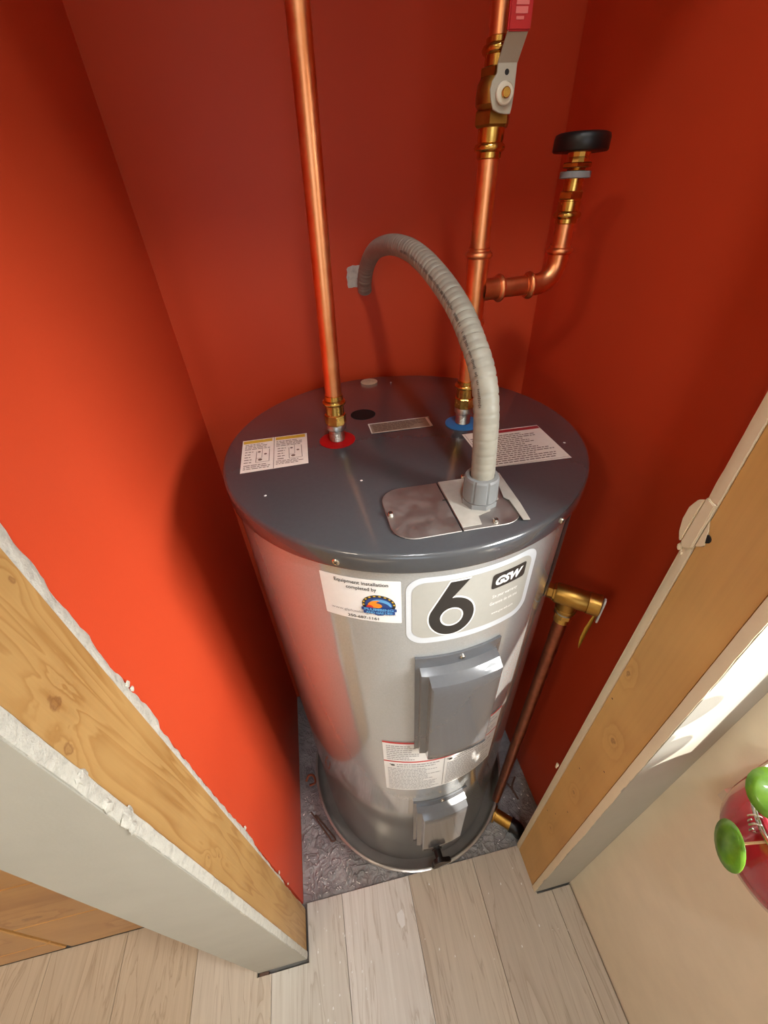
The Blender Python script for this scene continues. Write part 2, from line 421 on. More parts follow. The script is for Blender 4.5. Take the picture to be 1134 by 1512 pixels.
# partition on the left: stud, drywall around it
MB().box((XC+.011, -.3675, 0), (JL-.001, -.2890, 2.03)).build('stud', STUD_L, wl, bevel=.0015)
MB().box((XC, YO, .003), (JL-.0005, -.3680, ZT)).build('front_drywall', PIER, wl, bevel=.001)
MB().box((XC, -.3675, .003), (XC+.0105, -.2405, ZT)).build('side_drywall', PIER, wl)
def jagged(name, mat, parent, x, y_clean, y_rag, z0, z1, n, amp, width, thick, face):
    """torn board edge: a rough strip lying in the plane x, clean on one side, ragged on the other"""
    vs = []; fs = []; cols = 4; rnd = random.Random(len(name)*7+n)
    for i in range(n+1):
        z = z0+(z1-z0)*i/n
        rag = width(z)+amp*(.8*noise.noise((z*11, .3, x))+.5*noise.noise((z*45, 2, x))+.25*noise.noise((z*140, 7, x)))
        for k in range(cols+1):
            y = y_clean+(y_rag-y_clean)/abs(y_rag-y_clean)*max(.0006, rag)*k/cols
            d = thick*(.35+.65*(1-(k/cols)**3))*(1+.35*noise.noise((z*40, k*2, 5)))
            vs.append((x+face*d, y, z))
    for i in range(n):
        for k in range(cols):
            a = i*(cols+1)+k; fs.append((a, a+1, a+cols+2, a+cols+1))
    m = len(vs); vs += [(x-face*.002, v[1], v[2]) for v in vs]
    def side(k): return [i*(cols+1)+k for i in range(n+1)]
    for k in (0, cols):
        s_ = side(k); fs += [(s_[i], s_[i+1], s_[i+1]+m, s_[i]+m) for i in range(n)]
    return MB().add(vs, fs).build(name, mat, parent, smooth=True, angle=50)
def wl_w(z):
    return .0105+(.003 if z > 1.0 else 0)-(.0085 if z < .28 else 0)-(.004 if .28 <= z < .55 else 0)
jagged('torn_drywall_edge', PLAST, wl, XL+.001, -.2890, -.20, .004, 2.03, 420, .0055, wl_w, .004, 1)
jagged('board_edge', PLAST, wl, JL-.0012, -.3680, -.45, .003, 2.03, 320, .0016, lambda z: .0116, .0025, 1)
# crumbled lumps of plaster
def lump(name, mat, parent, c, r, n=14, seed=1, sq=(1, 1, 1)):
    rnd = random.Random(seed); bm = bmesh.new(); bmesh.ops.create_icosphere(bm, subdivisions=2, radius=1)
    for v in bm.verts:
        f = 1+.55*noise.noise(v.co*1.7+Vector((seed, 0, 0)))
        v.co = Vector((v.co.x*sq[0], v.co.y*sq[1], v.co.z*sq[2]))*r*f+Vector(c)
    me = bpy.data.meshes.new(name); bm.to_mesh(me); bm.free(); return link(name, me, mat, parent, smooth=True, angle=30)
for i in range(9):
    lump('plaster_crumb', PLAST, wl, (JL+.001, -.372+R_.uniform(-.006, .005), 1.02+R_.uniform(-.03, .10)), R_.uniform(.003, .006), seed=i, sq=(.5, 1, 1.6))
for i, z in enumerate((1.075, 1.085, .62, .33, .23)):
    lump('plaster_crumb', PLAST, wl, (XL+.004, -.277+R_.uniform(-.003, .003), z), R_.uniform(.002, .0036), seed=30+i, sq=(.5, 1, 1.2))

# front wall: short return on the right, header over the opening
wf = struct('wall_front', MB().box((JL-.0, YO, 2.03), (XR-.001, YF, ZT)), PIER)
MB().box((JR+.001, -.3675, 0), (XR-.001, -.2890, 2.03)).build('stud', STUD_R, wf, bevel=.0015)
MB().box((JR, YO, .003), (XR-.0005, -.3680, 2.03)).build('front_drywall', PIER, wf, bevel=.0015)
MB().box((JR, -.2885, .003), (XR-.0005, YF, 2.03)).build('closet_drywall', PLAST2, wf, bevel=.001)
MB().box((JR+.02, YF, .003), (XR-.0005, YF+.0005, 2.03)).build('closet_paint_skin', RED, wf)
jagged('board_edge', PLAST2, wf, JR+.0006, -.2888, -.2, 1.205, 2.03, 200, .0011, lambda z: .0116, .0016, -1)
jagged('board_edge', PLAST2, wf, JR+.0006, -.2888, -.2, .004, 1.145, 300, .0013, lambda z: .0105, .0016, -1)
jagged('board_edge', PLAST2, wf, JR+.0006, -.3678, -.5, .004, 2.03, 300, .0012, lambda z: .0118, .0016, -1)
for o_ in ([(-.2888, 1.2035), (-.2775, 1.2065), (-.2755, 1.146), (-.2800, 1.141), (-.2888, 1.148)], [(-.2768, 1.2030), (-.2705, 1.199), (-.2655, 1.186), (-.2650, 1.170), (-.2680, 1.155), (-.2725, 1.146), (-.2746, 1.146)], [(-.2945, 1.176), (-.2895, 1.187), (-.2890, 1.150), (-.2930, 1.153), (-.2985, 1.158)]):
    MB().prism([(JR+.001, y, z) for y, z in o_], (-.0042 if o_[0][0] > -.29 else -.0018, 0, 0)).build('plaster_chunk', PLAST2, wf, bevel=.0009, seg=2)
for i, (y, z, r) in enumerate(((-.276, 1.139, .004), (-.280, 1.134, .003), (-.272, .535, .004), (-.272, .525, .003))):
    lump('plaster_crumb', PLAST2, wf, (JR-.0005, y, z), r, seed=60+i, sq=(.55, .8, 1.25))
MB().lathe([(.0052, 0), (.0050, .0012), (.0, .0013)], (JR+.0009, -.2955, 1.1665), (-1, 0, 0), 12).build('nail_hole', HOLE, wf)
for z, y in ((.845, -.2965), (.70, -.345), (.62, -.31), (.47, -.335), (.40, -.318), (.36, -.30)):
    MB().lathe([(.0016, 0), (.0, .0003)], (JR+.0008, y, z), (-1, 0, 0), 8).build('nail_mark', BROWN, wf)

# room on this side: wall with the window on the right, pine wall on the left, the rest of the room out of view
WY0, WY1, WZ0, WZ1 = -.86, -.425, .81, 1.67
wd = struct('wall_room_right', MB().box((XD, WY1, -.012), (XR+.10, YO-.0002, ZT)), CREAM)
MB().box((XD, -2.7, -.012), (.454, WY0, ZT)).build('wall_pier', CREAM, wd)
MB().box((XD, WY0, -.012), (.454, WY1, WZ0-.02)).build('wall_below_window', CREAM, wd)
MB().box((XD, WY0, WZ1), (.430, WY1, ZT)).build('wall_above_window', CREAM, wd)
win = struct('window_1', MB().box((.398, WY0, WZ0), (.430, WY1, .825)).box((.398, WY0, WZ1-.02), (.430, WY1, WZ1)).box((.398, WY0, .825), (.430, WY0+.02, WZ1-.02)).box((.398, WY1-.012, .825), (.430, WY1, WZ1-.02)), WHITE)
MB().box((.412, WY0+.02, .825), (.416, WY1-.012, WZ1-.02)).build('pane', GLASS, win)
MB().box((XD-.012, WY0, WZ0-.02), (.398, WY1, WZ0)).build('window_sill', WHITE, win)
pine = struct('wall_pine', MB().box((-2.5, -.228, -.012), (XC+.0, -.20, ZT)), BROWN)
for x0, x1, off in ((-.926, XC-.0005, .0), (-1.65, -.938, .08), (-2.49, -1.655, .0)):
    z = .001 if off == 0 else .001-.17
    while z < 2.4:
        a, b = max(.001, z+.0015), min(ZT-.01, z+.25-.0015)
        MB().box((x0, -.2405, a), (x1, -.228, b)).build('board', PINE, pine, bevel=.002, seg=1)
        z += .25
struct('wall_room_left', MB().box((-2.52, -2.7, -.012), (-2.5, -.2, ZT)), CREAM)
wk = struct('wall_room_back', MB().box((-2.52, -2.72, -.012), (-1.0, -2.7, ZT)), CREAM)
MB().box((.10, -2.72, -.012), (.46, -2.7, ZT)).build('wall_pier', CREAM, wk)
MB().box((-1.0, -2.72, -.012), (.10, -2.7, .95)).build('wall_below_window', CREAM, wk)
MB().box((-1.0, -2.72, 2.15), (.10, -2.7, ZT)).build('wall_above_window', CREAM, wk)
w2 = struct('fill_window', MB().box((-1.0, -2.725, .95), (-.95, -2.69, 2.15)).box((.05, -2.725, .95), (.10, -2.69, 2.15)).box((-.95, -2.725, .95), (.05, -2.69, 1.0)).box((-.95, -2.725, 2.1), (.05, -2.69, 2.15)), WHITE)  # unseen opening added to carry the fill from behind the camera
MB().box((-.95, -2.712, 1.0), (.05, -2.708, 2.1)).build('pane', GLASS, w2)
struct('ceiling', MB().box((-2.52, -2.72, ZT), (.46, .32, ZT+.03)), CEIL)
# ceiling lamp of the room
lamp = thing('ceiling_lamp', (-1.25, -1.35, ZT), 'round flush ceiling lamp with warm diffuser in the room', 'lamp')
MB().lathe([(.17, 0), (.17, -.03), (.16, -.035)], (-1.25, -1.35, ZT), (0, 0, 1), 40).build('base', WHITE, lamp, smooth=True)
MB().lathe([(.155, -.0352), (.15, -.06), (.11, -.085), (.05, -.098), (0, -.1)], (-1.25, -1.35, ZT), (0, 0, 1), 40).build('diffuser', LAMPM, lamp, smooth=True)
ll = bpy.data.objects.new('lamp_light', bpy.data.lights.new('lamp_light', 'AREA')); C.objects.link(ll)
ll.data.shape = 'DISK'; ll.data.size = .3; ll.data.energy = 10; ll.data.color = (1, .86, .68); ll.location = (-1.25, -1.35, ZT-.13)
par(ll, lamp)
pot = thing('recessed_light', (-.05, -.78, ZT), 'small round recessed ceiling light in front of the closet', 'lamp')
MB().lathe([(.052, 0), (.066, 0), (.066, -.004), (.052, -.006), (.052, 0)], (-.05, -.78, ZT), (0, 0, 1), 32, caps=False).build('trim_ring', WHITE, pot, smooth=True)
MB().lathe([(.051, -.0005), (.051, -.003), (0, -.0035)], (-.05, -.78, ZT), (0, 0, 1), 32, caps=False).build('lens', LAMPC, pot, smooth=True)
pl_ = bpy.data.objects.new('recessed_lamp_light', bpy.data.lights.new('recessed_lamp_light', 'AREA')); C.objects.link(pl_)
pl_.data.shape = 'DISK'; pl_.data.size = .10; pl_.data.energy = 7.5; pl_.data.color = (.93, .97, 1); pl_.location = (-.05, -.78, ZT-.012)
par(pl_, pot)

# plaster patch on the back wall beside the conduit
pts = []
for i in range(22):
    a = 2*math.pi*i/22; sx = .015*max(-1, min(1, 1.3*cos(a))); sz = .0165*max(-1, min(1, 1.3*sin(a)))
    pts.append((-.014+sx+R_.uniform(-.0016, .0016), YB, 1.345+sz+R_.uniform(-.0016, .0016)))
tag(MB().prism(pts, (0, -.0012, 0)).build('plaster_patch', PLAST, bpy.data.objects['wall_back']))

# ------------------------------------------------------------------ plastic sheet, drain pan
n = 90; vs = []; fs = []
x0, x1, y0, y1 = XL+.001, XR-.001, YF-.003, YB-.002
for i in range(n+1):
    for j in range(n+1):
        x = x0+(x1-x0)*i/n; y = y0+(y1-y0)*j/n
        rr = math.hypot(x, y)
        k = .0 if rr < .285 else min(1, (rr-.285)/.02)
        h = (noise.noise((x*16, y*16, 0))*.5+noise.noise((x*45, y*45, 3))*.35+abs(noise.noise((x*28, y*28, 9)))*.6)
        e = min(1, (x-x0)/.01, (x1-x)/.01, (y-y0)/.01, (y1-y)/.01)
        vs.append((x, y, -.0112+max(-.0006, .0055*h*k*max(.05, e))))
for i in range(n):
    for j in range(n):
        a = i*(n+1)+j; fs.append((a, a+n+1, a+n+2, a+1))
tag(MB().add(vs, fs).build('plastic_sheet', SHEET, None, smooth=True, angle=25), 'crinkled clear plastic sheet over grey concrete under the water heater', 'plastic sheet')
pan = thing('drain_pan', (0, 0, -.011), 'round galvanised metal drain pan around the heater base', 'drain pan')
MB().lathe([(0, -.0108), (.272, -.0108), (.281, -.006), (.2865, .046), (.288, .0495), (.2905, .0490), (.2910, .0455), (.2890, .043), (.2845, .043), (.2790, -.004), (.270, -.0085), (0, -.0085)], seg=96, caps=False).build('pan_body', PANM, pan, smooth=True, angle=60)
MB().lathe([(.2865+.0035*cos(t), .047+.0035*sin(t)) for t in [2*math.pi*k/10 for k in range(11)]], seg=96, caps=False).build('rolled_rim', PANM, pan, smooth=True, angle=80)
# brass drain outlet with black elbow
dr = Vector((.728, -.685, 0)).normalized()
fit = thing('pan_drain_fitting', (.25, -.235, -.011), 'brass drain outlet with black end beside the drain pan', 'pipe fitting')
q0 = dr*.2925+Vector((0, 0, .018))
MB().lathe([(.0235, 0), (.0235, .004), (.0175, .005), (.0175, .050), (.0165, .0505)], q0, dr, 28).build('brass_nipple', BRASS_D, fit, smooth=True)
q1 = q0+dr*.049
pth = catmull([q1, q1+dr*.012, q1+dr*.022+Vector((0, 0, -.006)), q1+dr*.027+Vector((0, 0, -.020))], 6)
MB().tube(pth, [.0185]*len(pth), 24).build('black_elbow', BLACK, fit, smooth=True)
MB().lathe([(.0205, 0), (.0205, .006)], q1, dr, 24).build('elbow_collar', BLACK, fit, smooth=True)

# ------------------------------------------------------------------ water heater
H, RB = 1.1731, .254
wh = thing('water_heater', (0, 0, -.008), 'tall grey cylindrical electric water heater with dark lid standing in the closet', 'water heater')
MB().lathe([(.246, -.0083), (.2515, -.0075), (.2525, -.002), (RB, .004), (RB, 1.150)], seg=128).build('tank_jacket', TANK, wh, smooth=True, angle=40)
MB().lathe([(.2545, 1.1482), (.2600, 1.1482), (.2606, 1.1500), (.2606, 1.1668), (.2600, 1.1698), (.2582, 1.1720), (.2555, H), (.0, H)], seg=160, caps=False).build('lid', LID, wh, smooth=True, angle=60)
MB().lathe([(.2545, 1.1462), (.2563, 1.1455), (.2566, 1.1482), (.2545, 1.149)], seg=128, caps=False).build('lid_seam', TANK, wh, smooth=True, angle=80)
def screw(parent, p, n_, r=.0042, mat=SCREW, h=.0022):
    o = MB().lathe([(r, -.0005), (r, h*.5), (r*.75, h), (0, h*1.1)], p, n_, 14, caps=False).build('screw', mat, parent, smooth=True)
    a = Vector(n_).normalized(); e = a.orthogonal().normalized(); f = a.cross(e)
    mb = MB()
    for d in (e, f):
        g = a.cross(d); c = Vector(p)+a*(h*1.05)
        mb.prism([c-d*r*.6-g*r*.12, c+d*r*.6-g*r*.12, c+d*r*.6+g*r*.12, c-d*r*.6+g*r*.12], a*.0003)
    mb.build('screw_slot', INK, o); return o
def cp(deg, z, off=0.): return Vector(((RB+off)*sin(rad(deg)), -(RB+off)*cos(rad(deg)), z))
def cn(deg): return Vector((sin(rad(deg)), -cos(rad(deg)), 0))
for a in (-28.6, 31.0, 150, -150): screw(wh, cp(a, 1.1575, .0066), cn(a), .0044)
def cyl_fn(u, v, off): return Vector(((RB+off)*sin(u/RB), -(RB+off)*cos(u/RB), v))
U = lambda deg: RB*rad(deg)
SL = .004
def cart(name, bm, mat, parent, off): return art(name, bm, cyl_fn, mat, parent, SL, off)
def rect(u0, u1, v0, v1): return [(u0, v0), (u1, v0), (u1, v1), (u0, v1)]
# installer sticker (its square code is left off)
st = cart('installer_sticker', flat_bm([rrect(U(-34.8), U(-13.6), 1.058, 1.130, .0015, 3)]), PAPERW, wh, .0004); st['label'] = 'white installer sticker with flame and wave emblem'
uc = (U(-34.8)+U(-13.6))/2; u0 = U(-34.8)
cart('lettering', text_bm('Equipment installation', .0078, uc+.002, 1.1225, width=.062, bold=.00008), INK, st, .0008)
cart('lettering', text_bm('completed by', .0078, uc+.002, 1.1138, width=.035, bold=.00008), INK, st, .0008)
cart('phone_number', text_bm('250-687-1161', .0068, uc+.001, 1.0640, width=.038, bold=.0001), INK, st, .0008)
cart('web_address', text_bm('www.glplumbingandgas.com', .0062, uc+.001, 1.0728, width=.078), INKG, st, .0008)
ec, ez = uc+.021, 1.0895
def ell(cx, cz, a, b, t0=0, t1=360, n_=28): return [(cx+a*cos(rad(t0+(t1-t0)*i/n_)), cz+b*sin(rad(t0+(t1-t0)*i/n_))) for i in range(n_+(0 if t1-t0 >= 360 else 1))]
cart('emblem_ring', flat_bm([ell(ec, ez, .0195, .0165)]), INK, st, .0007)
cart('emblem_rim_marks', flat_bm([[(ec+.0188*cos(rad(t)), ez+.0158*sin(rad(t))), (ec+.0188*cos(rad(t+9)), ez+.0158*sin(rad(t+9))), (ec+.0168*cos(rad(t+9)), ez+.0138*sin(rad(t+9))), (ec+.0168*cos(rad(t)), ez+.0138*sin(rad(t)))] for t in range(0, 181, 20)]), YEL, st, .0009)
cart('emblem_sky', flat_bm([ell(ec, ez, .0160, .0130)]), DBLUE, st, .0009)
def swoosh(cx, cz, s, flip, t0, t1, w0):
    o = []; i_ = []
    for k in range(21):
        t = t0+(t1-t0)*k/20; r = .0150-.004*k/20; wd_ = w0*sin(math.pi*min(1, .1+.9*k/20))
        o.append((cx+flip*r*cos(rad(t)), cz+.8*r*sin(rad(t)))); i_.append((cx+flip*(r-wd_)*cos(rad(t)), cz+.8*(r-wd_)*sin(rad(t))))
    return o+i_[::-1]
cart('emblem_wave', flat_bm([swoosh(ec, ez, 1, 1, -10, 150, .006)]), OBLUE, st, .0011)
cart('emblem_flame', flat_bm([swoosh(ec+.001, ez-.001, 1, -1, -40, 95, .0075), ell(ec-.004, ez-.001, .008, .0045)]), ORANGE, st, .0013)
cart('emblem_flame_core', flat_bm([ell(ec-.0105, ez-.004, .004, .0035)]), INKR, st, .0015)
cart('emblem_banner', flat_bm([rrect(ec-.0205, ec+.0205, ez-.0100, ez-.0045, .0012, 3), rrect(ec-.0185, ec+.0185, ez-.0155, ez-.0100, .0012, 3), ell(ec, ez-.0152, .006, .0025)]), DBLUE, st, .0017)
cart('emblem_lettering', join_bm([text_bm('PLUMBING', .0058, ec, ez-.0072, width=.034, bold=.0002), text_bm('AND GAS LTD', .0052, ec, ez-.0127, width=.031, bold=.0002)]), OBLUE, st, .0020)
# warranty label with the big 6
wb = cart('warranty_label', flat_bm([rrect(U(-12.5), U(25.2), 1.0165, 1.1345, .022, 8)]), PAPERB, wh, .0004)
cart('label_panel', flat_bm([rrect(U(-11.0), U(23.3), 1.0275, 1.1265, .017, 8)]), PAPERG, wb, .0007)
def six(grow):
    # outer outline of the numeral and its counter
    cx_, cz_, r = U(-.3), 1.0635, .0275
    R1 = r+grow; out = []
    out += [(U(3.7)+grow, 1.1235+grow), (U(-1.3)-grow*.4, 1.1235+grow)]
    for t in range(158, 158+237, 6): out.append((cx_+R1*1.0*cos(rad(t)), cz_+R1*1.22*sin(rad(t))))
    for t in range(35, 96, 6): out.append((cx_+R1*cos(rad(t)), cz_+R1*1.22*.995*sin(rad(t))))
    out.append((cx_-.003+grow*.3, cz_+R1*1.22*.93))
    return out
def six_bm(grow, hole):
    bm = bmesh.new(); cx_, cz_ = U(-.3), 1.0635
    o = six(grow); ov = [bm.verts.new((x, y, 0)) for x, y in o]
    es = [bm.edges.new((ov[i], ov[(i+1) % len(ov)])) for i in range(len(ov))]
    hv = [bm.verts.new((cx_+hole*cos(rad(t)), cz_-.0005+hole*1.18*sin(rad(t)), 0)) for t in range(0, 360, 10)]
    es += [bm.edges.new((hv[i], hv[(i+1) % len(hv)])) for i in range(len(hv))]
    bmesh.ops.triangle_fill(bm, use_beauty=True, use_dissolve=False, edges=es); return bm
cart('numeral_outline', six_bm(.0020, .0122), WINK, wb, .0010)
cart('numeral_six', six_bm(0, .0142), INK, wb, .0013)
def shear_rr(u0_, u1_, v0_, v1_, r, sh):
    return [(x+sh*(y-(v0_+v1_)/2), y) for x, y in rrect(u0_, u1_, v0_, v1_, r, 5)]
cart('brand_plate', flat_bm([shear_rr(U(10.3), U(21.3), 1.0925, 1.1172, .004, .0)]), INK, wb, .0010)
cart('brand_lettering', text_bm('GSW', .018, U(15.8), 1.1046, width=.039, shear=.25, bold=.0009), WINK, wb, .0013)
cart('label_lettering', join_bm([text_bm('Six year warranty', .0078, U(15.4), 1.0775, width=.037), text_bm('Garantie de six ans', .0078, U(15.4), 1.0655, width=.041), text_bm('www.gsw-wh.com', .0066, U(15.6), 1.0455, width=.033)]), WINK, wb, .0010)
# dark data label further round the jacket
dl = cart('data_label', flat_bm([rect(U(39.8), U(68), .985, 1.128)]), INK, wh, .0004); dl['label'] = 'dark data label on the side of the jacket'
cart('fine_print', flat_bm(print_lines(U(41), U(67), .99, 1.122, 16, .35)), INKG, dl, .0008)
# instruction label
il = cart('instruction_label', flat_bm([rect(U(-22.2), U(29), .525, .738)]), PAPERW, wh, .0004)
cart('red_rule', flat_bm([rect(U(-22.2), U(29), .7320, .738)]), INKR, il, .0008)
cart('red_rule', flat_bm([rect(U(-22.2), U(29), .6570, .6615)]), INKR, il, .0008)
cart('rule', flat_bm([rect(U(2.6), U(2.85), .530, .657)]), INKG, il, .0008)
fp = print_lines(U(-20.8), U(1.5), .530, .632, 15, .38)+print_lines(U(-17), U(1.5), .634, .652, 2, .4)+print_lines(U(7), U(28), .634, .652, 2, .4)+print_lines(U(4), U(28), .530, .632, 15, .38)
fp += print_lines(U(-20.8), U(-8), .666, .726, 8, .38)+print_lines(U(9), U(28), .666, .726, 8, .38)
cart('fine_print', flat_bm(fp), INKG, il, .0008)
def disc(u, v, r, n_=14): return [(u+r*cos(2*math.pi*i/n_), v+r*sin(2*math.pi*i/n_)) for i in range(n_)]
for u_, v_, r_ in ((-4.3, .708, .0045), (-2.4, .712, .0022), (-1.5, .706, .0022), (-2.6, .705, .0018), (-1.4, .7125, .0018), (.8, .709, .0042), (-18.6, .644, .004), (5.4, .644, .004), (-19.6, .647, .0015), (4.2, .647, .0015)):
    cart('pictogram', flat_bm([disc(U(u_), v_, r_)]), INK, il, .0009)
cart('pictogram', flat_bm([rect(U(1.2), U(3.4), .7085, .7105)]), INK, il, .0009)
hu, hv = U(2.6), .682
cart('hand_pictogram', flat_bm([[(hu-.012, hv-.005), (hu+.008, hv-.006), (hu+.015, hv-.001), (hu+.012, hv+.003), (hu+.006, hv+.002), (hu+.003, hv+.008), (hu, hv+.003), (hu-.006, hv+.004), (hu-.012, hv), (hu-.018, hv+.001)]]), INKDR, il, .0009)
# access panels
def access_panel(z0, z1, a0, a1, label):
    u0_, u1_ = U(a0), U(a1); w_ = u1_-u0_
    levels = [(0, 0, 0, 0, .0004), (0, 0, 0, 0, .0035), (.006, .006, .020, .006, .0040), (.0075, .0075, .024, .0075, .0140), (.0165, .0085, .0245, .0085, .0150), (.0185, .0095, .034, .010, .0255), (.021, .012, .040, .013, .0270)]
    nx, nz = 20, 2; mb = MB(); vs = []; fs = []; rings = []
    for l, r, t, b, d in levels:
        ring = []
        a_, b_, c_, d_ = u0_+l, u1_-r, z0+b, z1-t
        for i in range(nx): ring.append((a_+(b_-a_)*i/nx, c_))
        for i in range(12): ring.append((b_, c_+(d_-c_)*i/12))
        for i in range(nx): ring.append((b_-(b_-a_)*i/nx, d_))
        for i in range(12): ring.append((a_, d_-(d_-c_)*i/12))
        rings.append([cyl_fn(x, y, d) for x, y in ring])
    m = len(rings[0])
    for r_ in rings: vs += r_
    for k in range(len(rings)-1):
        for i in range(m): j = (i+1) % m; fs.append((k*m+i, k*m+j, (k+1)*m+j, (k+1)*m+i))
    # front face as strips
    o = (len(rings)-1)*m
    low = [o+i for i in range(nx+1)]; top = [o+nx+12+nx-i for i in range(nx+1)]
    rs = [o+nx+i for i in range(13)]; ls = [o+(2*nx+12+12-i) % m if (2*nx+24-i) < m else o+(2*nx+24-i-m) for i in range(13)]
    prev = low
    for row in range(1, 12):
        cur = [ls[row]]
        for i in range(1, nx):
            a_ = Vector(vs[low[i]]); b_ = Vector(vs[top[i]]); vs.append(a_.lerp(b_, row/12)); cur.append(len(vs)-1)
        cur.append(rs[row])
        for i in range(nx): fs.append((prev[i], prev[i+1], cur[i+1], cur[i]))
        prev = cur
    for i in range(nx): fs.append((prev[i], prev[i+1], top[i+1], top[i]))
    o_ = mb.add(vs, fs).build('access_panel', PANEL, wh, smooth=True, angle=28)
    if label: o_['label'] = label
    c = cyl_fn((u0_+u1_)/2+.002, z1-.010, .004); screw(o_, c, cn(3.4), .0038)
    return o_
access_panel(.722, .987, -10.1, 17.2, 'large dark grey upper access panel')
access_panel(.190, .455, -10.1, 16.8, 'dark grey lower access panel')
# drain valve under the lower panel
dv = MB().tube([cp(2.5, .150, -.002), cp(2.5, .150, .020)], .013, 20)
dvo = dv.build('drain_valve', BLACK, wh, smooth=True)
mb = MB().tube([cp(2.5, .150, .018), cp(2.5, .150, .040)], [.009, .009], 16); mb.build('valve_stem', BLACK, dvo, smooth=True)
cc = cp(2.5, .150, .040); nn = cn(2.5); ee = Vector((cos(rad(2.5)), sin(rad(2.5)), 0))
kn = []
for i in range(36):
    t = 2*math.pi*i/36; rr = .0235*(1+.2*cos(3*t+.6)); kn.append(cc+ee*(rr*cos(t))+Vector((0, 0, 1))*(rr*sin(t)))
MB().prism(kn, nn*.010).build('valve_knob', BLACK, dvo, smooth=True, bevel=.0015)
# ---- on the lid
lidE = lambda x, y, z=0.: Vector((x, y, H+z))
lfn = lambda u, v, off: Vector((u, v, H+off))
def lart(name, bm, mat, parent, off): return art(name, bm, lfn, mat, parent, None, off)
def quad_label(cn_, name, mat, label):
    o = lart(name, flat_bm([cn_]), mat, wh, .0004); o['label'] = label; return o
a = quad_label([(-.233, -.050), (-.142, -.046), (-.140, .046), (-.236, .045)], 'wiring_label', PAPER, 'two-panel white instruction label on the lid')
pl = lart('label_header', flat_bm([[(-.234, .033), (-.192, .034), (-.192, .043), (-.2345, .042)], [(-.187, .034), (-.143, .034), (-.143, .0435), (-.187, .043)]]), YEL, a, .0007)
fp = print_lines(-.231, -.193, .012, .031, 4, .4)+print_lines(-.230, -.193, -.044, -.030, 3, .4)+print_lines(-.186, -.146, .012, .031, 4, .4)+print_lines(-.186, -.146, -.040, -.028, 3, .4)
for cx_ in (-.212, -.166):
    for k in range(5):
        y = .006-k*.0075; fp += print_lines(cx_-.018, cx_-.006, y-.0012, y+.0012, 1, .9)
    fp += [rect(cx_-.002, cx_-.0012, -.026, .006), rect(cx_-.002, cx_+.016, -.0262, -.0254), rect(cx_+.016, cx_+.0168, -.026, .010), rect(cx_+.006, cx_+.0066, -.014, .012), rect(cx_-.002, cx_+.006, -.0145, -.0139)]
    fp += [disc(cx_+.004, -.019, .003), disc(cx_+.011, -.004, .0022), disc(cx_+.002, .004, .0022)]
fp += [rect(-.1895, -.1887, -.048, .045)]
lart('fine_print', flat_bm(fp), INKB, a, .0008)
b = quad_label([(-.043, .016), (.050, .015), (.057, .051), (-.044, .049)], 'rating_label', plain('faded_label_film', (150, 130, 112), .4), 'small faded rectangular rating label on the lid')
lart('label_border', flat_bm([rect(-.0425, .0505, .0155, .0175), rect(-.0435, .055, .0475, .0497), rect(-.0435, -.0415, .016, .049), rect(.0495, .0535, .016, .0495)]), PAPER, b, .0007)
lart('fine_print', flat_bm(print_lines(-.038, .048, .020, .046, 5, .5)), INKB, b, .0008)
c = quad_label([(.087, -.121), (.202, -.125), (.205, -.025), (.086, -.023)], 'warning_label', PAPER, 'white warning label with a red header on the lid')
lart('label_header', flat_bm([[(.128, -.0345), (.2035, -.0355), (.204, -.0275), (.128, -.0265)]]), plain('maroon_ink', (150, 28, 34), .5), c, .0007)
lart('fine_print', flat_bm(print_lines(.092, .198, -.118, -.040, 15, .4)+[rect(.089, .0895, -.119, -.026), rect(.090, .200, -.1215, -.121), rect(.128, .1284, -.1, -.03)]), INKB, c, .0008)
MB().lathe([(.0205, .0003), (.0, .0004)], lidE(-.045, .089), (0, 0, 1), 32, caps=False).build('anode_hole', HOLE, wh)
MB().lathe([(.0165, 0), (.0155, .0008), (.008, .0014), (0, .0016)], lidE(-.010, .236), (0, 0, 1), 24, caps=False).build('foam_plug', FOAM, wh, smooth=True)
for x, y in ((-.198, -.110), (-.078, -.107), (.03, .22), (.215, -.085)):
    MB().lathe([(.0018, .0), (.0, .0005)], lidE(x, y), (0, 0, 1), 8, caps=False).build('paint_chip', WINK, wh)
for nm, x, y, mt in (('hot_water_ring', -.096, .010, REDP), ('cold_water_ring', .100, .013, BLUEP)):
    MB().lathe([(.0265, .0002), (.0265, .0012), (.025, .0018), (.011, .0022)], lidE(x, y), (0, 0, 1), 40, caps=False).build(nm, mt, wh, smooth=True)
    o = MB().lathe([(.0105, .0)]+[(.0105+(.0008 if i % 2 else 0), .002+.0012*i) for i in range(14)]+[(.0100, .0195)], lidE(x, y), (0, 0, 1), 28).build('threaded_nipple', STEEL, wh, smooth=True)
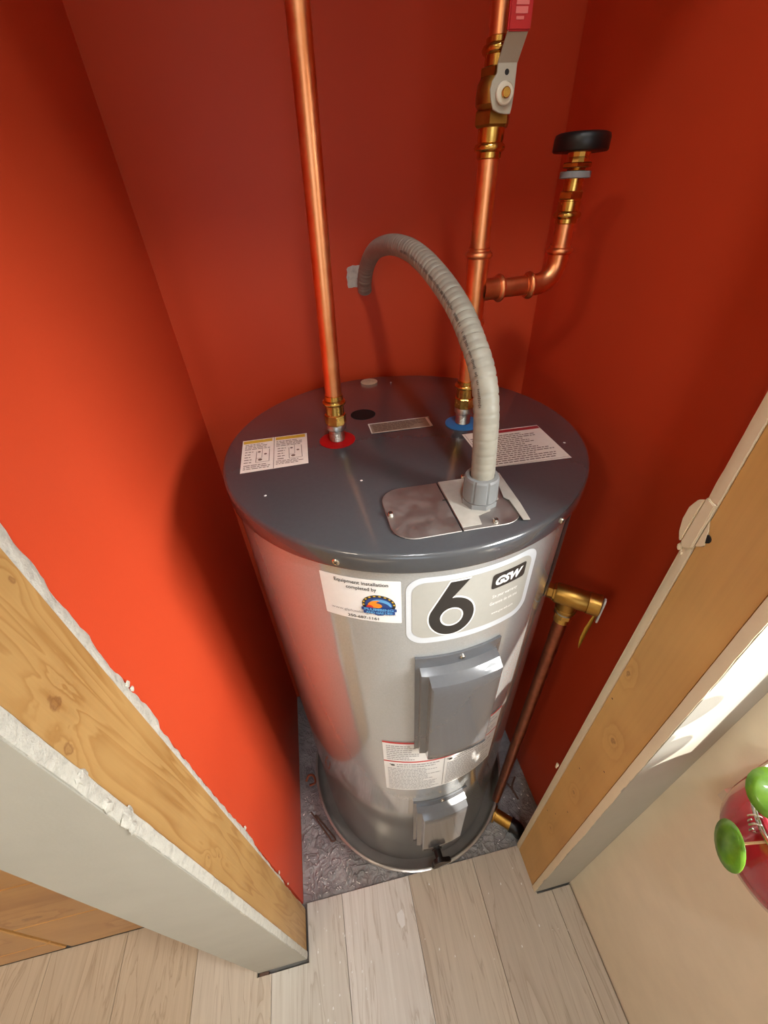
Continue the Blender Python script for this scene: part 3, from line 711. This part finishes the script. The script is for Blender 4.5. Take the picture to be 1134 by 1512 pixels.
# cover plate in two halves, its screws, tape and a bent strap
pz = .0006
def plate(name, outline, mat, th=.0016, z=pz, parent=wh, bevel=.0004):
    return MB().prism([(x, y, H+z) for x, y in outline], (0, 0, th)).build(name, mat, parent, bevel=bevel, seg=1)
rrp = rrect(-.062, .085, -.234, -.139, .026, 8)
plate('cover_plate', [(x, y) for x, y in [(.0122, -.2335)]+[q for q in rrp if q[0] > .0125 and q[1] < -.2] + [q for q in rrp if q[0] > .0125 and q[1] >= -.2]+[(.0122, -.1395)]], STEEL_D)
left = [q for q in rrp if q[0] < .0115]
plate('cover_plate', [(.0105, -.1395)]+left+[(.0105, -.2335)], STEEL_D)
for x, y in ((-.0575, -.189), (.050, -.2275), (.046, -.1375)): screw(wh, lidE(x, y, .0022), (0, 0, 1), .0036, h=.004)
tp = [(.0125, -.229), (.034, -.2285), (.036, -.214), (.052, -.209), (.056, -.199), (.070, -.190), (.072, -.165), (.062, -.1405), (.0128, -.1398)]
plate('paper_facing', tp, GREYTAPE, .0007, .0026, bevel=0)
sp = [(.0925, -.140), (.0855, -.138), (.0760, -.190), (.0800, -.196), (.0790, -.233), (.0865, -.2345), (.0895, -.205)]
plate('bent_strap', sp, GREYTAPE, .0012, .0030, bevel=.0003)
MB().prism([lidE(.011, -.1765+.0, .0024)+Vector((dx, dy, 0)) for dx, dy in ((-.004, -.0008), (.001, -.0008), (.001, .0008), (-.004, .0008))], (0, 0, .0004)).build('plate_tab', INK, wh)

# ------------------------------------------------------------------ flexible conduit
cd = thing('flexible_conduit', (.047, -.188, H+.003), 'grey ribbed flexible electrical conduit arching from heater lid to red wall', 'conduit')
path = catmull([(.0472, -.1885, 1.196), (.0470, -.1880, 1.225), (.046, -.181, 1.283), (.045, -.164, 1.316), (.042, -.137, 1.341), (.039, -.107, 1.361), (.035, -.062, 1.379), (.029, -.001, 1.396), (.023, .059, 1.404), (.016, .131, 1.403), (.009, .205, 1.391), (.004, .258, 1.368), (.001, .2855, 1.340), (.002, .299, 1.322)], 46)
# even out spacing so that ribs are regular
L = [0]
for i in range(1, len(path)): L.append(L[-1]+(path[i]-path[i-1]).length)
even = []; nseg = 420; j = 0
for i in range(nseg+1):
    d = L[-1]*i/nseg
    while j < len(L)-2 and L[j+1] < d: j += 1
    t = (d-L[j])/max(1e-9, L[j+1]-L[j]); even.append(path[j].lerp(path[j+1], t))
rr = []
for i, q in enumerate(even):
    d = L[-1]*i/nseg; amp = .0003+.0006*max(0, min(1, (q.z-1.27)/.08))
    rr.append(.0129-amp*max(0, cos(2*math.pi*d/.0085))**6*2)
MB().tube(even, rr, 24).build('conduit_tube', CONDUIT, cd, smooth=True, angle=80)
o = MB().lathe([(.0205, .0024), (.0205, .009), (.0185, .0095), (.0185, .010)], lidE(.047, -.188), (0, 0, 1), 8).build('lock_nut', GREYP, cd, smooth=False)
cb = MB(); prof = []
vs = []; fs = []; SG = 72
for h, r in ((.0098, .0188), (.011, .0197), (.036, .0190), (.0385, .0178), (.0388, .0138), (.034, .0132)):
    for i in range(SG):
        t = 2*math.pi*i/SG; g = -.0011 if (i % 9 in (0,)) and .0105 < h < .037 else 0
        vs.append(Vector((.047+(r+g)*cos(t), -.188+(r+g)*sin(t), H+h)))
for k in range(5):
    for i in range(SG): jn = (i+1) % SG; fs.append((k*SG+i, k*SG+jn, (k+1)*SG+jn, (k+1)*SG+i))
fs.append(tuple(range(SG-1, -1, -1)))
MB().add(vs, fs).build('connector_nut', GREYP, cd, smooth=True, angle=20)
# print along the conduit, facing the room
pr = []; mb = MB()
for i in range(60, 235):
    if R_.random() < .30: continue
    q = even[i]; t = (even[i+1]-even[i-1]).normalized(); nrm = (CAM-q); nrm = (nrm-t*nrm.dot(t)).normalized(); s_ = t.cross(nrm)
    nrm2 = (nrm*cos(rad(28))+s_*sin(rad(28))) if s_.x < 0 else (nrm*cos(rad(28))-s_*sin(rad(28)))
    s2 = t.cross(nrm2); c_ = q+nrm2*.01335
    wv = R_.uniform(.0007, .0019); mb.prism([c_-s2*wv-t*.00042, c_+s2*wv-t*.00042, c_+s2*wv+t*.00042, c_-s2*wv+t*.00042], nrm2*.0001)
mb.build('printed_marking', plain('conduit_print_ink', (92, 88, 82), .5), cd)

# ------------------------------------------------------------------ copper lines
PR = .0113
def bead(parent, o_, ax, r, mat, name='press_bead', h=.004):
    return MB().lathe([(r, -h), (r+.0026, -h*.6), (r+.0036, 0), (r+.0026, h*.6), (r, h)], o_, ax, 28, caps=False).build(name, mat, parent, smooth=True, angle=70)
hot = thing('hot_water_pipe', (-.096, .010, H+.019), 'straight vertical copper pipe rising from red ring on heater lid', 'pipe')
hb = Vector((-.096, .010, H)); ht = Vector((-.060, .012, ZT)); hd = (ht-hb).normalized()
def P(s_): return hb+hd*s_
MB().lathe([(.0125, .0190), (.0138, .0200), (.0138, .0260), (.0128, .0275)], hb, hd, 28).build('galvanised_collar', STEEL, hot, smooth=True)
MB().lathe([(.0140, .0275), (.0152, .0290), (.0152, .0420), (.0138, .0435)], hb, hd, 8).build('hex_adapter', BRASS, hot, smooth=False)
MB().lathe([(.0130, .0435), (.0130, .0640)], hb, hd, 28).build('fitting_sleeve', BRASS, hot, smooth=True)
bead(hot, P(.0600), hd, .0130, BRASS)
MB().lathe([(.0130, .064), (.0128, .070), (.0116, .0705)], hb, hd, 28, caps=False).build('fitting_lip', BRASS, hot, smooth=True)
MB().lathe([(PR, .066), (PR, (ht-hb).length-.001)], hb, hd, 32).build('copper_tube', COPPER, hot, smooth=True)

cold = thing('cold_water_pipe', (.100, .013, H+.019), 'vertical copper pipe with ball valve and tee rising from blue ring', 'pipe')
kb = Vector((.100, .013, H)); kt = Vector((.118, .013, ZT)); kd = (kt-kb).normalized()
def K(z): return kb+kd*((z-H)/kd.z)
MB().lathe([(.0125, .0190), (.0138, .0200), (.0138, .0260), (.0128, .0275)], kb, kd, 28).build('galvanised_collar', STEEL, cold, smooth=True)
MB().lathe([(.0140, .0275), (.0152, .0290), (.0152, .0420), (.0138, .0435)], kb, kd, 8).build('hex_adapter', BRASS, cold)
MB().lathe([(.0130, .0435), (.0130, .068), (.0116, .0685)], kb, kd, 28).build('fitting_sleeve', BRASS, cold, smooth=True)
bead(cold, K(H+.060), kd, .0130, BRASS)
MB().lathe([(PR, .066), (PR, 1.500-H)], kb, kd, 32).build('copper_tube', COPPER, cold, smooth=True)
MB().lathe([(PR, 1.570-H), (PR, (kt-kb).length-.001)], kb, kd, 32).build('copper_tube', COPPER, cold, smooth=True)
TZ = 1.357
MB().lathe([(PR, TZ-.046-H), (.0128, TZ-.045-H), (.0128, TZ+.045-H), (PR, TZ+.046-H)], kb, kd, 32, caps=False).build('tee_run', COPPER, cold, smooth=True)
bead(cold, K(TZ+.039), kd, .0128, COPPER); bead(cold, K(TZ-.039), kd, .0128, COPPER)
bd = Vector((1, .08, 0)).normalized(); tb = K(TZ)
MB().lathe([(.0135, .008), (.0128, .014), (.0128, .036), (PR, .037)], tb, bd, 32, caps=False).build('tee_branch', COPPER, cold, smooth=True)
bead(cold, tb+bd*.033, bd, .0128, COPPER)
mb = MB()
for i in range(7):
    t = rad(200+i*18); e = Vector((0, 0, 1)); f = bd.cross(e)
    c_ = tb+bd*.0225+(e*cos(t)+f*sin(t))*.01295; tn = (-e*sin(t)+f*cos(t)); nr = (e*cos(t)+f*sin(t))
    mb.prism([c_-bd*.003-tn*.0014, c_+bd*.003-tn*.0014, c_+bd*.003+tn*.0014, c_-bd*.003+tn*.0014], nr*.0001)
mb.build('printed_marking', INK, cold)
br0 = tb+bd*.030; ex = tb+bd*.113    # elbow corner
MB().tube([br0, tb+bd*.082], PR, 28).build('copper_tube', COPPER, cold, smooth=True)
vd = Vector((.02, 0, 1)).normalized(); rb = .026
arc = [tb+bd*.070]+[ex-bd*rb+Vector((0, 0, rb))+bd*(rb*sin(rad(t)))-Vector((0, 0, 1))*(rb*cos(rad(t))) for t in range(0, 91, 9)]+[ex+vd*(rb+.016)]
MB().tube(arc, .0128, 28).build('copper_elbow', COPPER, cold, smooth=True, angle=80)
bead(cold, tb+bd*.076, bd, .0128, COPPER); bead(cold, ex+vd*(rb+.010), vd, .0128, COPPER)
def V(h): return ex+vd*h
MB().tube([V(.035), V(.078)], PR, 28).build('copper_tube', COPPER, cold, smooth=True)
MB().lathe([(.0115, .064), (.0128, .065), (.0128, .086), (.0118, .0865), (.0118, .095), (.0105, .0955), (.0105, .108)], ex, vd, 28).build('brass_adapter', BRASS, cold, smooth=True)
bead(cold, V(.073), vd, .0128, BRASS)
MB().lathe([(.0135, .088), (.0142, .089), (.0142, .095), (.0135, .096)], ex, vd, 6).build('hex_nut', BRASS, cold)
MB().lathe([(.0165, .1075), (.0172, .108), (.0172, .1135), (.0165, .114)], ex, vd, 32).build('grey_washer', GREYP, cold, smooth=True)
MB().lathe([(.0095, .1135)]+[(.0095+(.0008 if i % 2 else 0), .114+.0007*i) for i in range(5)]+[(.0095, .1175)], ex, vd, 28).build('threaded_neck', BRASS, cold, smooth=True)
MB().lathe([(.0165, .1170), (.0175, .1176), (.0175, .1210), (.0165, .1216)], ex, vd, 6).build('hex_nut', BRASS, cold)
MB().lathe([(.0125, .1215), (.0118, .1265), (.0125, .132)], ex, vd, 12).build('brass_neck', BRASS, cold, smooth=False)
MB().lathe([(.022, .1305), (.0290, .1308), (.0300, .1320), (.0300, .1420), (.0288, .1455), (.025, .1470), (0, .1475)], ex, vd, 40).build('black_cap', BLACK, cold, smooth=True, angle=50)
# ball valve
va = thing('ball_valve', K(1.488), 'brass ball valve with red lever on the copper pipe', 'valve')
def VL(prof, seg, name, mat, smooth=True): return MB().lathe([(r, z-1.5) for r, z in prof], K(1.5), kd, seg).build(name, mat, va, smooth=smooth)
VL([(.0116, 1.484), (.0130, 1.485), (.0130, 1.497), (.0138, 1.500), (.0138, 1.509)], 28, 'lower_sleeve', BRASS)
bead(va, K(1.4935), kd, .0130, BRASS)
VL([(.0165, 1.509), (.0185, 1.511), (.0185, 1.5205), (.0175, 1.522)], 6, 'lower_hex', BRASS_D, False)
VL([(.0150, 1.522), (.0185, 1.526), (.0190, 1.533), (.0180, 1.541), (.0150, 1.546)], 32, 'valve_body', BRASS_D)
VL([(.0150, 1.545), (.0165, 1.546), (.0165, 1.552), (.0135, 1.553)], 6, 'upper_hex', BRASS_D, False)
VL([(.0130, 1.553), (.0130, 1.572), (.0116, 1.573)], 28, 'upper_sleeve', BRASS)
bead(va, K(1.5645), kd, .0130, BRASS)
sd = Vector((-.05, -.99875, 0)); ce = Vector((.99875, -.05, 0)); zz = Vector((0, 0, 1))
vp = K(1.531)
MB().lathe([(.0085, .014), (.0085, .0235)], vp, sd, 20).build('valve_stem', BRASS_D, va, smooth=True)
def lp(s_, z_, d_): return vp+ce*s_+zz*z_+sd*d_
lev = MB(); out2 = [(-.0125, -.004), (-.0095, -.011), (-.003, -.0135), (.0035, -.0145), (.0085, -.0145), (.0095, -.010), (.0105, .0), (.0105, .021), (-.0085, .021), (-.0085, .014), (-.0125, .009), (-.0140, .003)]
lev.prism([lp(s_, z_, .0235) for s_, z_ in out2], sd*.0022); LEVM = plain('zinc_plated_lever', (176, 170, 154), .4, .25, .06, 60)
ho = lev.build('lever', LEVM, va, bevel=.0004, seg=1)
MB().prism([lp(-.0085, .0205, .0236), lp(.0105, .0205, .0236), lp(.0125, .0380, .0366), lp(-.0065, .0380, .0366)], sd*.0022).build('lever_bend', LEVM, ho)
MB().prism([lp(s_, z_, .0355) for s_, z_ in ((-.0075, .0370), (.0135, .0370), (.0145, .130), (.012, .136), (-.004, .136), (-.0065, .130))], sd*.0050).build('red_grip', REDP, ho, bevel=.0012)
mb = MB()
for z_, h_, a_, b_ in ((.0435, .002, -.001, .006), (.047, .004, -.002, .009), (.0520, .003, -.002, .0095), (.0558, .002, -.001, .0095), (.0595, .0025, 0, .0095), (.066, .007, -.001, .0010), (.0745, .005, .003, .010)):
    mb.prism([lp(a_, z_, .0406), lp(b_, z_, .0406), lp(b_, z_+h_, .0406), lp(a_, z_+h_, .0406)], sd*.0003)
mb.build('grip_print', plain('worn_white_print', (214, 110, 104), .5), ho)
MB().lathe([(.0082, .0257), (.0088, .0262), (.0086, .0290), (.0075, .0298)], vp, sd, 24).build('lever_nut', plain('white_zinc_nut', (214, 208, 190), .35, .2), ho, smooth=True)
MB().lathe([(.0042, .0300), (.0042, .0325), (.0035, .0332)], vp, sd, 16).build('stem_end', BRASS, ho, smooth=True)
MB().lathe([(.0022, .0258), (0, .0259)], lp(.0010, .0145, 0), sd, 12).build('lever_hole', HOLE, ho)

# ------------------------------------------------------------------ relief valve with its discharge pipe
ra = 51.0; rn = cn(ra); rz = .953
rv = thing('relief_valve', (rn.x*.26, rn.y*.26, .05), 'brass relief valve on heater side with copper discharge pipe running down', 'valve')
ro = Vector((0, 0, rz))
MB().lathe([(.0125, .2545), (.0125, .262), (.0150, .263), (.0150, .268)], ro, rn, 6).build('inlet_hex', BRASS_D, rv)
MB().lathe([(.0155, .266), (.0165, .268), (.0165, .312), (.0158, .313), (.0172, .3135), (.0172, .330), (.0160, .331)], ro, rn, 32).build('valve_body', BRASS_D, rv, smooth=True)
dc = rn*.287+Vector((0, 0, rz))
MB().lathe([(.0150, -.008), (.0150, -.024), (.0162, -.0245), (.0162, -.030), (.0150, -.0305)], dc, (0, 0, 1), 32).build('outlet', BRASS_D, rv, smooth=True)
MB().lathe([(.0135, -.0300), (.0142, -.0305), (.0142, -.0355), (.0128, -.036)], dc, (0, 0, 1), 28).build('outlet_collar', STEEL, rv, smooth=True)
MB().lathe([(.0148, -.036), (.0152, -.037), (.0152, -.0445), (.0140, -.0455)], dc, (0, 0, 1), 8).build('hex_adapter', BRASS, rv)
MB().lathe([(.0130, -.045), (.0132, -.056), (.0120, -.0565)], dc, (0, 0, 1), 28).build('fitting_sleeve', BRASS, rv, smooth=True)
MB().tube([dc+Vector((0, 0, -.045)), dc+Vector((-.001, .001, -.885))], .0113, 28).build('discharge_tube', COPPER_D, rv, smooth=True)
lc = Vector((0, 0, rz))+rn*.3325
e1 = Vector((cos(rad(ra)), sin(rad(ra)), 0))
def LQ(s_, z_): return lc+e1*s_+Vector((0, 0, z_))
lo = [(-.0045, -.034), (.0, -.0365), (.0045, -.034), (.0055, .012), (.003, .0165), (-.003, .0165), (-.0055, .012)]
MB().prism([LQ(s_, z_) for s_, z_ in lo], rn*.003).build('test_lever', plain('bare_aluminium_lever', (214, 212, 206), .35, .4), rv, bevel=.0006, seg=1)
MB().lathe([(.002, 0), (0, .0003)], LQ(0, .010)+rn*.0031, rn, 10).build('lever_rivet', INK, rv)
tg = thing('warning_tag', LQ(-.006, .0)-rn*.005, 'yellow metal warning tag dangling from the brass relief valve', 'tag')
vs = []; fs = []
prof = [(.0, .004), (.012, .0085), (.030, .0105), (.05, .0100), (.066, .006), (.078, .0008)]
td = Vector((-.18, -.10, -1)).normalized(); ts = (e1*.75+rn*.66).normalized()
for i, (d, hw) in enumerate(prof):
    bend = -rn*(.018*(d/.078)**2)*0
    c_ = LQ(-.010, -.004)-rn*.004+td*d+Vector((-.004, 0, 0))*sin(d/.078*3)
    vs += [c_-ts*hw*.55, c_+ts*hw*.55]
for i in range(len(prof)-1): fs.append((2*i, 2*i+1, 2*i+3, 2*i+2))
to = MB().add(vs, fs).build('tag_plate', TAG, tg, smooth=True)
sm = to.modifiers.new('s', 'SOLIDIFY'); sm.thickness = .0007
MB().tube([LQ(-.006, .002)-rn*.004, LQ(-.010, -.005)-rn*.004], .0009, 6).build('tag_wire', STEEL, tg)

# ------------------------------------------------------------------ bits on the floor
FZ = -.0055
def floor_bit(name, pts_, r, mat, label, cat):
    pp = catmull(pts_, 6); return tag(MB().tube(pp, r, 8).build(name, mat, None, smooth=True), label, cat)
floor_bit('twist_tie', [(-.317, -.080, FZ+.004), (-.300, -.105, FZ+.005), (-.270, -.150, FZ+.004), (-.262, -.163, FZ+.004), (-.252, -.160, FZ+.005), (-.275, -.128, FZ+.006), (-.305, -.090, FZ+.005)], .0022, BROWN, 'folded brown strip lying on plastic sheet left of the drain pan', 'debris')
floor_bit('copper_strap', [(-.328, .005, FZ+.006), (-.318, .018, FZ+.012), (-.303, .014, FZ+.012), (-.300, -.004, FZ+.006), (-.318, -.008, FZ+.005)], .0035, COPPER_D, 'small bent copper strap lying by the left red wall', 'debris')
floor_bit('dark_twig', [(.283, -.122, FZ+.004), (.297, -.150, FZ+.004), (.303, -.178, FZ+.005)], .0030, BROWN, 'dark twig-like scrap on plastic sheet near the right wall', 'debris')
floor_bit('dark_twig', [(.320, -.120, FZ+.004), (.300, -.142, FZ+.006), (.297, -.160, FZ+.004)], .0028, BROWN, 'short dark scrap crossing the twig near the right wall', 'debris')
chip = [(-.112, -.347), (-.098, -.341), (-.093, -.352), (-.096, -.371), (-.105, -.375), (-.112, -.361)]
tag(MB().prism([(x, y, .0002) for x, y in chip], (0, 0, .0008)).build('paper_scrap', PAPERW), 'small white paper scrap on the floor planks', 'paper scrap')
mb = MB()
for i in range(46):
    x, y = R_.choice([(R_.uniform(-.33, -.2), R_.uniform(-.52, -.32)), (R_.uniform(.0, .3), R_.uniform(-.5, -.32)), (R_.uniform(-.33, .2), R_.uniform(-.5, -.3))])
    if x > JR-.01 and y > YO-.01: continue
    s_ = R_.uniform(.0006, .0016); mb.prism([(x-s_, y-s_*1.6, .0001), (x+s_, y-s_, .0001), (x+s_*.6, y+s_*1.8, .0001), (x-s_*.8, y+s_, .0001)], (0, 0, .0004))
tag(mb.build('paint_flecks', PAPERW), 'tiny white paint flecks scattered over the floor planks', 'paint flecks', kind='stuff')
mb = MB(); rc = random.Random(11); k_ = 0  # small white flecks modelled in place of the sheet's sparkling highlights
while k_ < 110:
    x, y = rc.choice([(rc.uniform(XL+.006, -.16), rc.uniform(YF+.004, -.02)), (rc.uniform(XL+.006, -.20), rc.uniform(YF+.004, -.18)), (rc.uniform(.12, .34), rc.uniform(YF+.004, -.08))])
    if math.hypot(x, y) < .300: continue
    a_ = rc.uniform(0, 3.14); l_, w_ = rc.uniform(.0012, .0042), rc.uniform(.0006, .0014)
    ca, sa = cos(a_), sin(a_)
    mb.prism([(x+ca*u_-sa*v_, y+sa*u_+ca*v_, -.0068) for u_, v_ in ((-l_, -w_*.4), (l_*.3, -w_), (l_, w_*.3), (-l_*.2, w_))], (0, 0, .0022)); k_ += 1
tag(mb.build('glint_flecks', PAPERW), 'tiny white flecks standing in for glints on the plastic sheet', 'glint flecks', kind='stuff')
MB().box((XC+.002, YO-.006, -.0118), (XC+.024, YO-.0005, -.002)).build('wood_shim', BROWN, wl)

# ------------------------------------------------------------------ plant in a pink glass bowl on the window sill
vc = Vector((.355, -.508, WZ0))
MB().lathe([(.058, -.018), (.062, -.014), (.063, -.0005)], vc, (0, 0, 1), 48).build('sill_ledge', WHITE, win, smooth=True)
vb = thing('pink_glass_bowl', vc, 'wide pink glass bowl with wire ring on window sill', 'bowl')
MB().lathe([(0, .0005), (.066, .0005), (.077, .005), (.081, .018), (.081, .040), (.079, .070), (.077, .092), (.0765, .096), (.0725, .096), (.073, .090), (.075, .068), (.077, .040), (.077, .020), (.072, .010), (.0, .006)], vc, (0, 0, 1), 64, caps=False).build('glass_body', PINK, vb, smooth=True, angle=70)
MB().lathe([(.0785+.0028*cos(t), .092+.0028*sin(t)) for t in [2*math.pi*k/10 for k in range(11)]], vc, (0, 0, 1), 64, caps=False).build('wire_ring', SCREW, vb, smooth=True, angle=80)
for k in (0, 1):
    t0 = rad(152+k*5); kc = vc+Vector((.080*cos(t0), .080*sin(t0), .090-.004*k)); kr = Vector((cos(t0), sin(t0), 0))
    MB().tube([kc+kr*(.0065*cos(rad(a)))+Vector((0, 0, .0085*sin(rad(a))))+Vector((-sin(t0), cos(t0), 0))*(.004*a/360) for a in range(0, 391, 24)], .0009, 8).build('wire_twist', SCREW, vb, smooth=True, angle=80)
pil = thing('pilea_plant', vc+Vector((0, 0, .012)), 'round-leaved green pilea plant growing in pink glass bowl', 'plant')
def leaf(c_, nrm, r, base, axis=None):
    nrm = Vector(nrm).normalized(); f = (axis-nrm*axis.dot(nrm)).normalized() if axis else nrm.orthogonal().normalized(); e = f.cross(nrm); vs = [Vector(c_)+nrm*.002]; fs = []
    nseg = 24
    for ring in (1, 2, 3):
        for i in range(nseg):
            t = 2*math.pi*i/nseg; rr_ = r*ring/3*(1+.04*cos(2*t)); vs.append(Vector(c_)+e*rr_*cos(t)+f*rr_*1.12*sin(t)+nrm*(.002-.006*(ring/3)**2*(r/.03)))
    for i in range(nseg):
        j_ = (i+1) % nseg; fs.append((0, 1+i, 1+j_))
        for k in (0, 1): fs.append((1+k*nseg+i, 1+(k+1)*nseg+i, 1+(k+1)*nseg+j_, 1+k*nseg+j_))
    lf = MB().add(vs, fs).build('leaf', LEAF, pil, smooth=True, angle=80)
    md = lf.modifiers.new('s', 'SOLIDIFY'); md.thickness = .0009
    mid = (Vector(c_)+Vector(base))/2+Vector((0, 0, .02))
    MB().tube(catmull([base, mid, Vector(c_)-nrm*.0012], 5), .0014, 6).build('stem', STEM, lf)
crown = vc+Vector((.012, -.01, .11))
MB().tube([vc+Vector((.005, -.005, .02)), crown], .006, 10).build('stalk', STEM, pil)
leaf((.2527, -.4819, .874), (-.888, .443, .1245), .0228, crown, Vector((.455, .809, .3725)))
leaf((.2950, -.4633, .9385), (-.35, -.3, .85), .0240, crown)
rl = random.Random(3)
def pix(q):
    d = Vector(q)-CAM; z = d.dot(fwd); return 567+FPX*d.dot(rt)/z, 756-FPX*d.dot(up)/z, z
cnt = 0
while cnt < 22:
    q = Vector((rl.uniform(.33, .392), rl.uniform(-.665, -.54), rl.uniform(.95, 1.38)))
    if (q-crown).length > .55: continue
    x_, y_, z_ = pix(q)
    if x_ < 1260: continue
    dn = (q-crown).normalized(); leaf(q, (dn.x*.5-.2+rl.uniform(-.3, .3), dn.y*.5+rl.uniform(-.3, .3), .7), rl.uniform(.022, .031), crown); cnt += 1
